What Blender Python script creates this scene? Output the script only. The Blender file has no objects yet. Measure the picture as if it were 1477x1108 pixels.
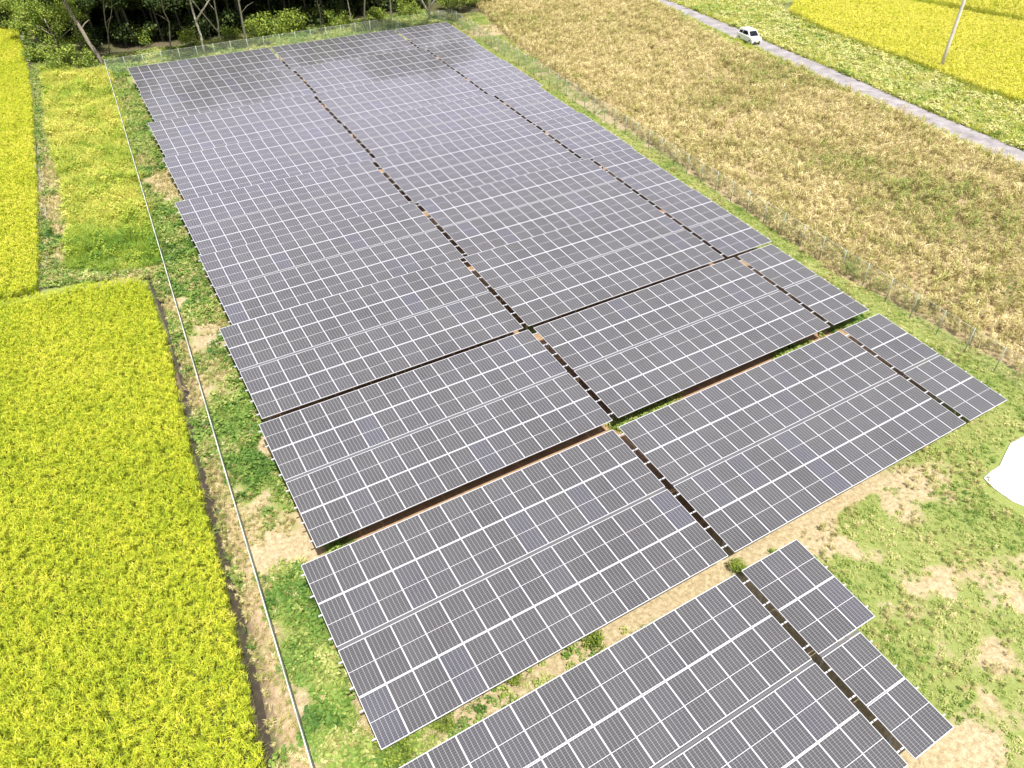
import bpy, bmesh, math, random
import numpy as np
from mathutils import Vector, Matrix, Euler
random.seed(7)
RNG = np.random.default_rng(11)
PI = math.pi
S = 1.03            # one panel pitch in metres
ZT = 1.72           # height of the top panel edge over the ground, in pitches
sc = bpy.context.scene
COL = sc.collection

# ------------------------------------------------------------------ survey data
F_PX, CX, CY, CZ, YAW, PIT, ROL = 1060.95, -0.95573, -10.39186, 23.52148, 0.53228, 0.6884, -0.00402
H, G2, TILT, GAP1, GAP2 = 1.94834, 0.12219, 0.07906, 0.33556, 0.30189
X0 = [0.0, 0.89037, 1.74977, 2.05822, 2.90714, 3.17138, 3.99774, 4.37095, 5.14999, 5.42748]
Y0 = [0.0, 8.96207, 17.8859, 26.78175, 35.56591, 44.54257, 53.49478, 62.27718, 71.17474, 80.24771]
Z0 = [.045, 0, -.016, -.001, .019, -.021, -.036, .003, .041, .046]
KX = [-.00539, .00507, .00292, .00121, .00124, .00094, -.00032, 0, -.00182, -.00372]
KY = [.00172, -.00311, .00023, .00119, -.00258, .00059, .00166, .00075, -.00079, .00027]
NR = [3, 3, 3, 4, 4, 5, 5, 6, 6, 7]

def cam_axes():
    cy, sy = math.cos(YAW), math.sin(YAW)
    fwd = Vector((sy*math.cos(PIT), cy*math.cos(PIT), -math.sin(PIT)))
    right = Vector((cy, -sy, 0)); up = right.cross(fwd)
    return math.cos(ROL)*right+math.sin(ROL)*up, -math.sin(ROL)*right+math.cos(ROL)*up, fwd
R_, U_, FW_ = cam_axes()
CAM = Vector((CX*S, CY*S, (CZ+ZT)*S))
def at(px, py, z=0.0):
    """ground position (metres) surveyed from the photograph at height z"""
    d = FW_ + R_*((px-738.5)/F_PX) + U_*((554-py)/F_PX)
    k = (z-CAM.z)/d.z
    p = CAM + d*k
    return (p.x, p.y)
def poly(pts, z=0.0): return [at(a, b, z) for a, b in pts]

# ------------------------------------------------------------------ helpers
def tag(o, label=None, cat=None, group=None, kind=None):
    if label: o['label'] = label
    if cat: o['category'] = cat
    if group: o['group'] = group
    if kind: o['kind'] = kind
    return o
def empty(name, loc=(0, 0, 0), rz=0.0):
    o = bpy.data.objects.new(name, None); COL.objects.link(o)
    o.location = loc; o.rotation_euler = (0, 0, rz); o.empty_display_size = .3
    return o
def link(name, me, parent=None):
    o = bpy.data.objects.new(name, me); COL.objects.link(o)
    if parent: o.parent = parent
    return o
def mesh_np(name, V, F, mats=None, mi=None, smooth=False):
    """V (n,3); F (m,4) quads"""
    me = bpy.data.meshes.new(name)
    V = np.asarray(V, np.float32); F = np.asarray(F, np.int32)
    me.vertices.add(len(V)); me.vertices.foreach_set('co', V.ravel())
    n = F.shape[1]
    me.loops.add(F.size); me.loops.foreach_set('vertex_index', F.ravel())
    me.polygons.add(len(F)); me.polygons.foreach_set('loop_start', np.arange(0, F.size, n, dtype=np.int32))
    me.polygons.foreach_set('loop_total', np.full(len(F), n, np.int32))
    for m in (mats or []): me.materials.append(m)
    if mi is not None: me.polygons.foreach_set('material_index', np.asarray(mi, np.int32))
    if smooth: me.polygons.foreach_set('use_smooth', np.ones(len(F), bool))
    me.update(calc_edges=True); me.validate()
    return me
class MB:
    def __init__(s): s.bm = bmesh.new(); s.mi = 0
    def _mark(s, fs):
        for f in fs: f.material_index = s.mi
    def box(s, c, d, M=None):
        g = bmesh.ops.create_cube(s.bm, size=1.0)
        m = Matrix.Translation(c) @ Matrix.Diagonal((d[0], d[1], d[2], 1))
        if M is not None: m = M @ m
        bmesh.ops.transform(s.bm, matrix=m, verts=g['verts'])
        s._mark({f for v in g['verts'] for f in v.link_faces})
    def bar(s, a, b, w, h=None):
        a = Vector(a); b = Vector(b); d = b-a; h = h or w
        q = d.to_track_quat('Y', 'Z').to_matrix().to_4x4()
        s.box((0, 0, 0), (w, d.length, h), Matrix.Translation((a+b)/2) @ q)
    def tube(s, pts, rad, seg=8, cap=True):
        rings = []
        n = len(pts)
        for i, p in enumerate(pts):
            p = Vector(p)
            t = (Vector(pts[min(i+1, n-1)])-Vector(pts[max(i-1, 0)])).normalized()
            q = t.to_track_quat('Z', 'X').to_matrix()
            r = rad[i] if isinstance(rad, (list, tuple)) else rad
            rings.append([s.bm.verts.new(p + q @ Vector((r*math.cos(2*PI*k/seg), r*math.sin(2*PI*k/seg), 0))) for k in range(seg)])
        for a, b in zip(rings, rings[1:]):
            for k in range(seg):
                f = s.bm.faces.new((a[k], a[(k+1) % seg], b[(k+1) % seg], b[k])); f.material_index = s.mi; f.smooth = True
        if cap:
            for r in (rings[0][::-1], rings[-1]):
                f = s.bm.faces.new(r); f.material_index = s.mi
    def mesh(s, name, mats):
        me = bpy.data.meshes.new(name); s.bm.to_mesh(me); s.bm.free()
        for m in mats: me.materials.append(m)
        return me
    def build(s, name, mats, parent=None):
        if not isinstance(mats, (list, tuple)): mats = [mats]
        return link(name, s.mesh(name, mats), parent)

def vnoise(x, y, sc_, seed=0):
    x = np.asarray(x, float)/sc_ + 137.3*seed+1000; y = np.asarray(y, float)/sc_ + 71.7*seed+1000
    xi = np.floor(x).astype(np.int64); yi = np.floor(y).astype(np.int64); fx = x-xi; fy = y-yi
    fx = fx*fx*(3-2*fx); fy = fy*fy*(3-2*fy)
    def h(a, b):
        n = (a*374761393 + b*668265263 + seed*1442695) & 0xFFFFFFFF
        n = ((n ^ (n >> 13))*1274126177) & 0xFFFFFFFF
        return ((n ^ (n >> 16)) & 0xFFFF)/65535.0
    return (h(xi, yi)*(1-fx)+h(xi+1, yi)*fx)*(1-fy)+(h(xi, yi+1)*(1-fx)+h(xi+1, yi+1)*fx)*fy
def fbm(x, y, s, seed=0): return .5*vnoise(x, y, s, seed)+.3*vnoise(x, y, s*.45, seed+1)+.2*vnoise(x, y, s*.2, seed+2)
def inpoly(x, y, P):
    x = np.asarray(x); y = np.asarray(y); c = np.zeros(x.shape, bool); n = len(P)
    for i in range(n):
        x1, y1 = P[i]; x2, y2 = P[(i+1) % n]
        if y1 == y2: continue
        m = ((y1 > y) != (y2 > y)) & (x < (x2-x1)*(y-y1)/(y2-y1)+x1); c ^= m
    return c
def distpoly(x, y, P, closed=True):
    d = np.full(np.shape(x), 1e9); n = len(P)
    for i in range(n if closed else n-1):
        x1, y1 = P[i]; x2, y2 = P[(i+1) % n]; dx, dy = x2-x1, y2-y1; L = dx*dx+dy*dy+1e-9
        t = np.clip(((x-x1)*dx+(y-y1)*dy)/L, 0, 1)
        d = np.minimum(d, np.hypot(x-x1-t*dx, y-y1-t*dy))
    return d

# ------------------------------------------------------------------ materials
def mat(name):
    m = bpy.data.materials.new(name); m.use_nodes = True
    nt = m.node_tree; b = nt.nodes['Principled BSDF']
    return m, nt, b
def N(nt, t, **k):
    n = nt.nodes.new(t)
    for a, v in k.items(): setattr(n, a, v)
    return n
def mixc(nt, fac, a, b, blend='MIX'):
    n = nt.nodes.new('ShaderNodeMix'); n.data_type = 'RGBA'; n.blend_type = blend
    for s_, v in ((0, fac), (6, a), (7, b)):
        if hasattr(v, 'is_linked') or hasattr(v, 'links'): nt.links.new(v, n.inputs[s_])
        elif s_ == 0: n.inputs[0].default_value = v
        else: n.inputs[s_].default_value = (*v, 1)
    return n.outputs[2]
def mth(nt, op, a, b=None, c=None, clamp=False):
    n = nt.nodes.new('ShaderNodeMath'); n.operation = op; n.use_clamp = clamp
    for i, v in enumerate((a, b, c)):
        if v is None: continue
        if hasattr(v, 'links'): nt.links.new(v, n.inputs[i])
        else: n.inputs[i].default_value = v
    return n.outputs[0]
def noise(nt, vec, scale, detail=4, rough=.6):
    n = N(nt, 'ShaderNodeTexNoise'); n.inputs['Scale'].default_value = scale
    n.inputs['Detail'].default_value = detail; n.inputs['Roughness'].default_value = rough
    nt.links.new(vec, n.inputs['Vector']); return n.outputs['Fac']
def ramp(nt, fac, stops):
    n = N(nt, 'ShaderNodeValToRGB'); e = n.color_ramp.elements
    while len(e) < len(stops): e.new(.5)
    for i, (p, c) in enumerate(stops): e[i].position = p; e[i].color = (*c, 1)
    nt.links.new(fac, n.inputs[0]); return n.outputs[0]
def simple(name, col, rough=.6, metal=0.0, nz=0.0, nscale=6.0, spec=.5):
    m, nt, b = mat(name)
    b.inputs['Roughness'].default_value = rough; b.inputs['Metallic'].default_value = metal
    b.inputs['Specular IOR Level'].default_value = spec
    if nz:
        tc = N(nt, 'ShaderNodeTexCoord'); f = noise(nt, tc.outputs['Object'], nscale)
        lo = tuple(max(0, c*(1-nz)) for c in col); hi = tuple(min(1, c*(1+nz)) for c in col)
        c = ramp(nt, f, [(.3, lo), (.7, hi)]); nt.links.new(c, b.inputs['Base Color'])
    else: b.inputs['Base Color'].default_value = (*col, 1)
    return m

M = {}
M['joint'] = simple('joint_rail', (.10, .10, .105), .7, 0)
M['alu'] = simple('aluminium_frame', (.62, .63, .65), .42, .35)
M['steel'] = simple('galvanised_steel', (.46, .47, .48), .45, .5, .15, 9)
M['fence_wire'] = simple('green_white_wire', (.52, .60, .48), .5, 0)
M['fence_post'] = simple('fence_post_paint', (.36, .42, .34), .5, .1)
M['rail'] = simple('fence_rail_white', (.66, .69, .60), .5, .1)

def panel_material():
    m, nt, b = mat('solar_glass'); L = nt.links
    tc = N(nt, 'ShaderNodeTexCoord'); sp = N(nt, 'ShaderNodeSeparateXYZ'); L.new(tc.outputs['UV'], sp.inputs[0])
    u, v = sp.outputs[0], sp.outputs[1]
    def line(c, n, w):      # light line of relative width w at every 1/n
        f = mth(nt, 'FRACT', mth(nt, 'MULTIPLY', c, n)); d = mth(nt, 'ABSOLUTE', mth(nt, 'SUBTRACT', f, .5))
        return mth(nt, 'GREATER_THAN', d, .5-w/2)
    cu = line(u, 6, .09); cv = line(v, 24, .075); bus = line(u, 30, .11)
    mid = mth(nt, 'LESS_THAN', mth(nt, 'ABSOLUTE', mth(nt, 'SUBTRACT', v, .5)), .0045)
    oi = N(nt, 'ShaderNodeObjectInfo')
    geo = N(nt, 'ShaderNodeNewGeometry')
    f1 = noise(nt, geo.outputs['Position'], .35, 3)
    # each panel's own cell tint
    pcol = ramp(nt, oi.outputs['Random'], [(0, (.032, .031, .033)), (.74, (.040, .039, .042)), (.92, (.040, .039, .047)), (1, (.042, .042, .060))])
    dust = mixc(nt, mth(nt, 'MULTIPLY', f1, .3), pcol, (.16, .16, .155))
    c1 = mixc(nt, mth(nt, 'MULTIPLY', bus, .17), dust, (.5, .5, .52))
    c2 = mixc(nt, mth(nt, 'MULTIPLY', cv, .34), c1, (.5, .5, .52))
    c3 = mixc(nt, mth(nt, 'MULTIPLY', cu, .36), c2, (.6, .6, .62))
    c4 = mixc(nt, mid, c3, (.60, .60, .62))
    L.new(c4, b.inputs['Base Color'])
    b.inputs['Roughness'].default_value = .16; b.inputs['IOR'].default_value = 1.5
    b.inputs['Specular IOR Level'].default_value = .5
    return m
M['glass'] = panel_material()

def ground_material():
    m, nt, b = mat('earth_and_turf'); L = nt.links
    geo = N(nt, 'ShaderNodeNewGeometry'); P = geo.outputs['Position']
    ag = N(nt, 'ShaderNodeAttribute', attribute_name='green'); am = N(nt, 'ShaderNodeAttribute', attribute_name='mud_shade')
    ad = N(nt, 'ShaderNodeAttribute', attribute_name='brown')
    n1 = noise(nt, P, .8, 8, .7); n2 = noise(nt, P, 5, 6, .7); n3 = noise(nt, P, 22, 4, .7)
    soil = ramp(nt, mth(nt, 'ADD', mth(nt, 'MULTIPLY', n2, .6), mth(nt, 'MULTIPLY', n3, .4)), [(.32, (.17, .13, .075)), (.48, (.36, .30, .185)), (.64, (.56, .50, .36))])
    n0 = noise(nt, P, .35, 5, .6); soil = mixc(nt, mth(nt, 'MULTIPLY', n0, .55), soil, (.40, .33, .22), 'OVERLAY')
    dark = ramp(nt, n2, [(.25, (.20, .13, .075)), (.75, (.44, .29, .18))])  # brown raised in colour to stand in for light in the shaded lanes
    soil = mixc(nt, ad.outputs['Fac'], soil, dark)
    turf = ramp(nt, n3, [(.2, (.10, .15, .035)), (.5, (.21, .25, .07)), (.8, (.36, .35, .15))])
    k = mth(nt, 'ADD', ag.outputs['Fac'], mth(nt, 'MULTIPLY', mth(nt, 'SUBTRACT', n1, .5), .9))
    k = mth(nt, 'ADD', k, mth(nt, 'MULTIPLY', mth(nt, 'SUBTRACT', n2, .5), .6))
    k = mth(nt, 'MULTIPLY', mth(nt, 'SUBTRACT', k, .38), 4.0, clamp=True)
    c = mixc(nt, k, soil, turf)
    mud_shade = ramp(nt, n2, [(.3, (.035, .03, .02)), (.7, (.085, .07, .05))])
    c = mixc(nt, am.outputs['Fac'], c, mud_shade)
    L.new(c, b.inputs['Base Color']); b.inputs['Roughness'].default_value = .95; b.inputs['Specular IOR Level'].default_value = .1
    bp = N(nt, 'ShaderNodeBump'); bp.inputs['Strength'].default_value = .7; bp.inputs['Distance'].default_value = .06
    L.new(n2, bp.inputs['Height']); L.new(bp.outputs[0], b.inputs['Normal'])
    return m
M['ground'] = ground_material()

def leaf_material(name, stops, rough=.6, trans=.3, jitter=.25, inst=True):
    """colour from the per-plant 'tint' (0..1) plus a random jitter per plant"""
    m, nt, b = mat(name); L = nt.links
    oi = N(nt, 'ShaderNodeObjectInfo')
    geo = N(nt, 'ShaderNodeNewGeometry')
    if inst:
        a = N(nt, 'ShaderNodeAttribute', attribute_name='tint'); a.attribute_type = 'INSTANCER'; base = a.outputs['Fac']
        rnd = oi.outputs['Random']
    else:
        base = noise(nt, geo.outputs['Position'], .9, 3); rnd = geo.outputs['Random Per Island']
    f = mth(nt, 'ADD', base, mth(nt, 'MULTIPLY', mth(nt, 'SUBTRACT', rnd, .5), jitter), clamp=True)
    if inst:
        f = mth(nt, 'ADD', f, mth(nt, 'MULTIPLY', mth(nt, 'SUBTRACT', geo.outputs['Random Per Island'], .5), jitter), clamp=True)
    c = ramp(nt, f, stops)
    L.new(c, b.inputs['Base Color']); b.inputs['Roughness'].default_value = rough; b.inputs['Specular IOR Level'].default_value = .25
    tr = N(nt, 'ShaderNodeBsdfTranslucent'); L.new(c, tr.inputs[0])
    mx = N(nt, 'ShaderNodeMixShader'); mx.inputs[0].default_value = trans
    out = nt.nodes['Material Output']
    L.new(b.outputs[0], mx.inputs[1]); L.new(tr.outputs[0], mx.inputs[2]); L.new(mx.outputs[0], out.inputs[0])
    return m
M['rice'] = leaf_material('rice_leaf', [(0, (.18, .28, .02)), (.5, (.38, .47, .03)), (1, (.56, .58, .06))], trans=.3, jitter=.5)
M['rice_head'] = leaf_material('rice_head', [(0, (.27, .36, .02)), (.35, (.42, .49, .025)), (.7, (.58, .58, .04)), (1, (.74, .66, .13))], trans=.2, jitter=.5)
M['weed'] = leaf_material('weed_leaf', [(0, (.07, .16, .03)), (.35, (.15, .27, .045)), (.65, (.33, .41, .09)), (1, (.64, .60, .27))], jitter=.4)
M['tall'] = leaf_material('tall_grass_leaf', [(0, (.11, .24, .03)), (.5, (.36, .46, .045)), (1, (.68, .62, .15))], jitter=.5)
M['dry'] = leaf_material('dry_stalk_leaf', [(0, (.20, .28, .06)), (.25, (.36, .37, .10)), (.45, (.42, .35, .14)), (.7, (.57, .475, .215)), (1, (.80, .71, .40))], trans=.2, jitter=.55)
M['fol_light'] = leaf_material('light_foliage', [(.2, (.09, .15, .02)), (.5, (.22, .31, .04)), (.8, (.38, .44, .08))], inst=False, jitter=.6)
M['fol_dark'] = leaf_material('dark_foliage', [(.2, (.025, .045, .012)), (.55, (.05, .085, .02)), (.85, (.11, .16, .035))], inst=False, jitter=.6)
M['bark_dark'] = simple('shaded_bark', (.09, .08, .065), .95, 0, .4, 6)  # trunks deep in the wood: shade of the interior put into the colour
M['fol_deep'] = leaf_material('deep_foliage', [(.2, (.03, .05, .015)), (.6, (.07, .11, .03)), (.9, (.17, .22, .055))], inst=False, jitter=.6)
M['bark_pale'] = simple('pale_bark', (.52, .48, .40), .85, 0, .35, 5)
M['bark_grey'] = simple('grey_bark', (.24, .21, .17), .9, 0, .4, 6)
M['concrete'] = simple('old_concrete', (.30, .29, .27), .9, 0, .18, 2.5)
M['road'] = simple('concrete_road', (.25, .232, .235), .95, 0, .32, .8)
M['pole'] = simple('pole_concrete', (.62, .58, .54), .8, 0, .12, 3)
M['water'] = simple('ditch_water', (.045, .035, .022), .35, 0, .3, 3)
M['tarp'] = simple('white_plastic_sheet', (.76, .76, .76), .45, 0, .03, 2)

# ------------------------------------------------------------------ regions (surveyed outlines, metres)
HR = .75
riceA = poly([(-160, 462), (0, 430), (60, 419), (120, 406), (198, 397), (208, 405), (232, 470), (255, 560), (272, 650), (298, 750), (328, 870), (352, 980), (376, 1108), (396, 1215), (-420, 1215)], HR)
riceB = poly([(22, 36), (38, 90), (44, 150), (49, 250), (53, 380), (47, 412), (0, 423), (-160, 452), (-330, 300), (-160, 36)], HR)
riceD = poly([(24, -60), (22, 22), (-160, 22), (-200, -60)], HR)
riceC = poly([(1175, -22), (1150, -6), (1139, 13), (1193, 40), (1258, 64), (1315, 84), (1349, 98), (1400, 118), (1477, 144), (1640, 205), (1700, 78), (1477, 31), (1329, 4), (1225, -16)], HR)
riceE = poly([(1232, -24), (1329, -1), (1477, 26), (1700, 70), (1640, -60), (1240, -90)], HR)
dryP = poly([(684, 2), (736, 50), (900, 172), (1064, 284), (1202, 381), (1292, 426), (1479, 529), (1640, 625), (1690, 330), (1477, 236), (1340, 178), (1240, 133), (1150, 93), (1062, 64), (985, 22), (925, -12), (860, -50), (700, -50)], .6)
tallP = poly([(60, 98), (158, 100), (180, 180), (213, 300), (238, 378), (160, 388), (92, 384), (96, 330), (86, 250), (66, 180)], .4)
road_up = poly([(860, -33), (977, 5.5), (1058, 39), (1095.5, 56), (1197, 98.5), (1349, 165), (1477, 218), (1640, 288), (1800, 355)])
road_lo = poly([(842, -28), (960, 9), (1038, 47), (1076, 63), (1174, 108), (1326, 176), (1451, 231), (1610, 304), (1770, 375)])
panels_poly = [((X0[i])*S, (Y0[i]-8.0)*S) for i in range(10)]
panels_poly = [(-.1*S, -7.9*S)] + [((X0[i]+.0)*S, (Y0[i])*S) for i in range(10)] + [((X0[i]+(33.7+NR[i]-3+3 if i else 18.3))*S, (Y0[i]-4)*S) for i in range(9, -1, -1)] + [(17.3*S, -7.9*S)]
FH = 1.75
TARP = poly([(1408, 692), (1436, 666), (1452, 632), (1477, 620), (1530, 612), (1570, 660), (1550, 748), (1480, 748), (1425, 716)])
wf = [at(150, 86, FH), at(450, 1108, FH)]
def lerp2(a, b, t): return (a[0]+(b[0]-a[0])*t, a[1]+(b[1]-a[1])*t)
# the fence runs dead straight down the west side
wdir = Vector((wf[1][0]-wf[0][0], wf[1][1]-wf[0][1])).normalized()
w_start = Vector(wf[0]); w_end = Vector(wf[1])+wdir*6
e_start = Vector(at(652, 33)); e_end = Vector(at(1477, 566)); e_end = e_end+(e_end-e_start).normalized()*8
ditch = [at(a, b) for a, b in ((216, 402), (243, 470), (266, 560), (284, 650), (310, 752), (340, 870), (365, 980), (391, 1108), (410, 1210))]
ditchB = [at(a, b) for a, b in ((27, 40), (45, 92), (53, 150), (57, 250), (61, 330), (61, 380), (57, 412))]
bundAB = [at(a, b) for a, b in ((-60, 442), (0, 432), (58, 417), (110, 402))]

def green_mask(x, y):
    x = np.asarray(x, float); y = np.asarray(y, float)
    n = fbm(x, y, 4.5, 3); n2 = fbm(x, y, 1.6, 9)
    g = .5+(n-.5)*1.4+(n2-.5)*1.0+(vnoise(x, y, .55, 17)-.5)*.42
    wfx = w_start.x+(y-w_start.y)*wdir.x/wdir.y
    efx = e_start.x+(y-e_start.y)*(e_end.x-e_start.x)/(e_end.y-e_start.y)
    px = np.interp(y, [(a-4)*S for a in Y0], [a*S for a in X0])
    inside = (x > wfx) & (x < efx)
    west_in = inside & (x < px+.2)
    bank = (x <= wfx) & (y < 40)
    pr = np.interp(y, [(a-4)*S for a in Y0], [(X0[i]+30.6+NR[i])*S if i else 34*S for i in range(10)])
    pr = np.where(y < 1.0, 18.2*S, pr)
    under = inside & (x > px+.2) & (x < pr) & (y < 83)
    lawn = inside & (x >= pr)
    g = np.where(west_in, g-.04+.0045*y, g); g = np.where(bank, g-.06, g)
    g = np.where(under, .12+.3*(n-.3), g)
    g = np.where(lawn, g+.34, g); g = np.where(lawn & (y > 10), g+.3, g)
    g = np.where(under & (y < 3.2) & (x > 26*S), g+.5, g)
    g = np.where(y > 85, g+.35, g); g = np.where((x > 60), g+.55, g); g = np.where((x <= wfx) & (y >= 40), g+.35, g)
    dd = distpoly(x, y, ditch, False); g = np.where(bank & (y < 41), g+.62*np.exp(-(dd/.55)**2)+.02, g)
    # worn bare patches seen in the photograph: (px,py,rx,ry)
    for (a, b, r, q) in ((1170, 765, 2.0, 1.0), (1245, 805, 1.8, 1.3), (1120, 790, 2.2, .7), (1300, 690, .9, .5), (1290, 740, .8, .8), (1440, 860, 2.3, 1.3), (1455, 1000, 1.8, 2.4), (1390, 1085, 1.6, 1.0), (1010, 835, 3.0, .6), (1430, 945, 1., .6),
                         (246, 270, .8, 3.6), (445, 785, .7, 1.3), (520, 1000, .6, 2.2), (500, 930, .5, 1.5), (402, 640, .6, .8), (300, 700, .5, 2.5), (370, 900, .6, 2.5), (400, 1020, .7, 2.2), (243, 440, .8, 1.6), (262, 560, .7, 2.3), (75, 300, 1.2, 5.5), (72, 240, .8, 3.), (230, 190, .5, 2.)):
        c = at(a, b); d = ((x-c[0])/r)**2+((y-c[1])/q)**2
        g = g-.52*np.exp(-d*.8)
    for (a, b, r, q) in ((1350, 790, 3.0, 1.6), (1390, 900, 1.9, 1.2), (1240, 760, .9, .8), (330, 600, .9, 2.5), (350, 660, 1.0, 2.2), (275, 400, 1.2, 5), (440, 860, .7, 1.2), (460, 950, .6, 1.2), (470, 1060, .8, .8), (560, 1095, 1.2, .9), (940, 585, 1.7, .8), (1140, 512, 1.4, .7), (1235, 458, 2.4, .9), (470, 792, 1.2, .8), (895, 606, .8, .8), (765, 474, .6, .8), (1060, 822, .5, .5), (235, 330, .8, 5)):
        c = at(a, b); d = ((x-c[0])/r)**2+((y-c[1])/q)**2
        g = g+.55*np.exp(-d*.9)
    return np.clip(g, 0, 1.3)

# ------------------------------------------------------------------ ground sheet
def build_ground():
    step = .4
    gx = np.concatenate([[-900, -500, -250, -120, -60, -35, -22], np.arange(-15, 16, .3), np.arange(16, 46, .4), np.arange(46, 92, .9), [98, 110, 130, 170, 240, 400, 700, 1200]])
    gy = np.concatenate([[-900, -400, -150, -60, -35, -22], np.arange(-15, 46, .35), np.arange(46, 112, .6), [120, 135, 160, 200, 300, 500, 900, 1500]])
    X, Y = np.meshgrid(gx, gy); nx, ny = len(gx), len(gy)
    Z = .05*(fbm(X, Y, 2.2, 5)-.5)+.03*(fbm(X, Y, .7, 8)-.5)
    dd = distpoly(X, Y, ditch, False); Z = Z-.38*np.exp(-(dd/.36)**2)
    Z = Z+.10*np.exp(-((dd-1.3)/.7)**2)*(X > -9)
    dB = distpoly(X, Y, ditchB, False); Z = Z-.30*(dB < .42)
    Z[np.hypot(X-30, Y-40) > 90] = 0
    dr = np.minimum(distpoly(X, Y, road_up, False), distpoly(X, Y, road_lo, False))
    rp = road_up+road_lo[::-1]; inr = inpoly(X, Y, rp)
    Z = np.where(inr | (dr < 1.2), np.minimum(Z, -.02), Z)
    V = np.stack([X.ravel(), Y.ravel(), Z.ravel()], 1)
    i = np.arange(nx-1)[None, :]+nx*np.arange(ny-1)[:, None]
    Fq = np.stack([i, i+1, i+1+nx, i+nx], -1).reshape(-1, 4)
    me = mesh_np('ground', V, Fq, [M['ground']], smooth=True)
    g = green_mask(X.ravel(), Y.ravel())
    mud_shade = np.clip(1-dd/.55, 0, 1)
    for P in (riceA, riceB, riceC, riceD, riceE): mud_shade = np.maximum(mud_shade, inpoly(X, Y, P)*1.0)
    mud_shade = np.maximum(mud_shade, (distpoly(X, Y, bundAB, False) < .35)*.7)
    mud_shade = np.maximum(mud_shade, np.clip(1.2-dB/.5, 0, 1)*.5)
    wood = (Y > 90) & (X > 2) & (X < 56); mud_shade = np.maximum(mud_shade, wood*.8)  # wood floor darkened too: canopy shade put into the colour
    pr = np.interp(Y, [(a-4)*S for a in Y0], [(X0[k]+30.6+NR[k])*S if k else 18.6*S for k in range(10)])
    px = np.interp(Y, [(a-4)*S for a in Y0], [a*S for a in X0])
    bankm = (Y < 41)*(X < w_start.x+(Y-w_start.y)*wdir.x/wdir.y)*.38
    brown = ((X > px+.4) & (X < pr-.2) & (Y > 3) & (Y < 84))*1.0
    dryin = inpoly(X, Y, dryP); brown = np.where(dryin, .35, brown); g = np.where(dryin.ravel(), .2, g); brown = np.maximum(brown, bankm)
    for nm, a in (('green', g), ('mud_shade', mud_shade.ravel()), ('brown', brown.ravel())):
        at_ = me.attributes.new(nm, 'FLOAT', 'POINT'); at_.data.foreach_set('value', np.asarray(a, np.float32))
    o = link('ground', me); tag(o, kind='structure')
build_ground()

def ribbon(name, up, lo, z, m, sub=1):
    V = []; F = []
    for i, (a, b) in enumerate(zip(up, lo)):
        V += [(a[0], a[1], z), (b[0], b[1], z)]
        if i: F.append((2*i-2, 2*i-1, 2*i+1, 2*i))
    return mesh_np(name, V, F, [m])
o = link('road', ribbon('road', road_up, road_lo, .03, M['road'])); tag(o, kind='structure')
# water lying in the bottom of the earth ditch
def offset_line(L, w):
    out_a, out_b = [], []
    for i, p in enumerate(L):
        a = Vector(L[max(i-1, 0)]); b = Vector(L[min(i+1, len(L)-1)]); t = (b-a).normalized(); n = Vector((-t.y, t.x))
        out_a.append(tuple(Vector(p)+n*w)); out_b.append(tuple(Vector(p)-n*w))
    return out_a, out_b
a, b = offset_line(ditch, .15)
tag(link('ditch_water', ribbon('ditch_water', a, b, -.24, M['water'])), kind='structure')
# concrete irrigation channel beside the far left paddy
bm = MB()
for (p, q) in zip(ditchB, ditchB[1:]):
    t = (Vector(q)-Vector(p)); n = Vector((-t.y, t.x)).normalized()
    for s_ in (-1, 1):
        off = n*.27*s_
        bm.bar((p[0]+off.x, p[1]+off.y, -.12), (q[0]+off.x, q[1]+off.y, -.12), .12, .36)
    bm.bar((p[0], p[1], -.27), (q[0], q[1], -.27), .42, .06)
o = bm.build('irrigation_channel', M['concrete']); tag(o, kind='structure')
# pale farm track at the far end of the left paddy
tr = poly([(-160, 24), (26, 24), (30, 35), (-160, 35)])
o = link('path', mesh_np('path', [(p[0], p[1], .04) for p in tr], [(0, 3, 2, 1)], [M['concrete']])); tag(o, kind='structure')

# ------------------------------------------------------------------ scatter of small plants (geometry nodes on points)
def blades(n, L, W, lean, droop, spread, seed, seg=3, upright=.0):
    r = random.Random(seed); V = []; F = []
    for i in range(n):
        az = r.uniform(0, 2*PI); l = r.uniform(*L); w = r.uniform(*W); ln = r.uniform(*lean); dr = r.uniform(*droop)
        rr = spread*math.sqrt(r.random()); bx, by = rr*math.cos(az+.5), rr*math.sin(az+.5)
        ca, sa = math.cos(az), math.sin(az); tw = r.uniform(-.8, .8)+az+PI/2; tx, ty = math.cos(tw), math.sin(tw)
        base = len(V); x = 0; z = 0; ang = ln
        for k in range(seg+1):
            ww = w*(1-.85*(k/seg)**1.6)/2
            V.append((bx+ca*x-tx*ww, by+sa*x-ty*ww, z)); V.append((bx+ca*x+tx*ww, by+sa*x+ty*ww, z))
            x += math.sin(ang)*l/seg; z += math.cos(ang)*l/seg; ang += dr/seg
            if k: F.append((base+2*k-2, base+2*k-1, base+2*k+1, base+2*k))
    return V, F
def leafy(n, h, r_, size, seed):
    r = random.Random(seed); V = []; F = []
    for i in range(n):
        az = r.uniform(0, 2*PI); rr = r_*math.sqrt(r.random()); z = h*r.random()**.8*(1-.35*rr/r_)
        c = Vector((rr*math.cos(az), rr*math.sin(az), z+.02)); s_ = size*r.uniform(.6, 1.3)
        q = Euler((r.uniform(-.7, .7), r.uniform(-.7, .7), r.uniform(0, 6.28))).to_matrix()
        b = len(V)
        for p in ((-.5, 0, 0), (0, -.32, .05), (.6, 0, -.08), (0, .32, .05)): V.append(tuple(c+q @ (Vector(p)*s_)))
        F.append((b, b+1, b+2, b+3))
    return V, F
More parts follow.
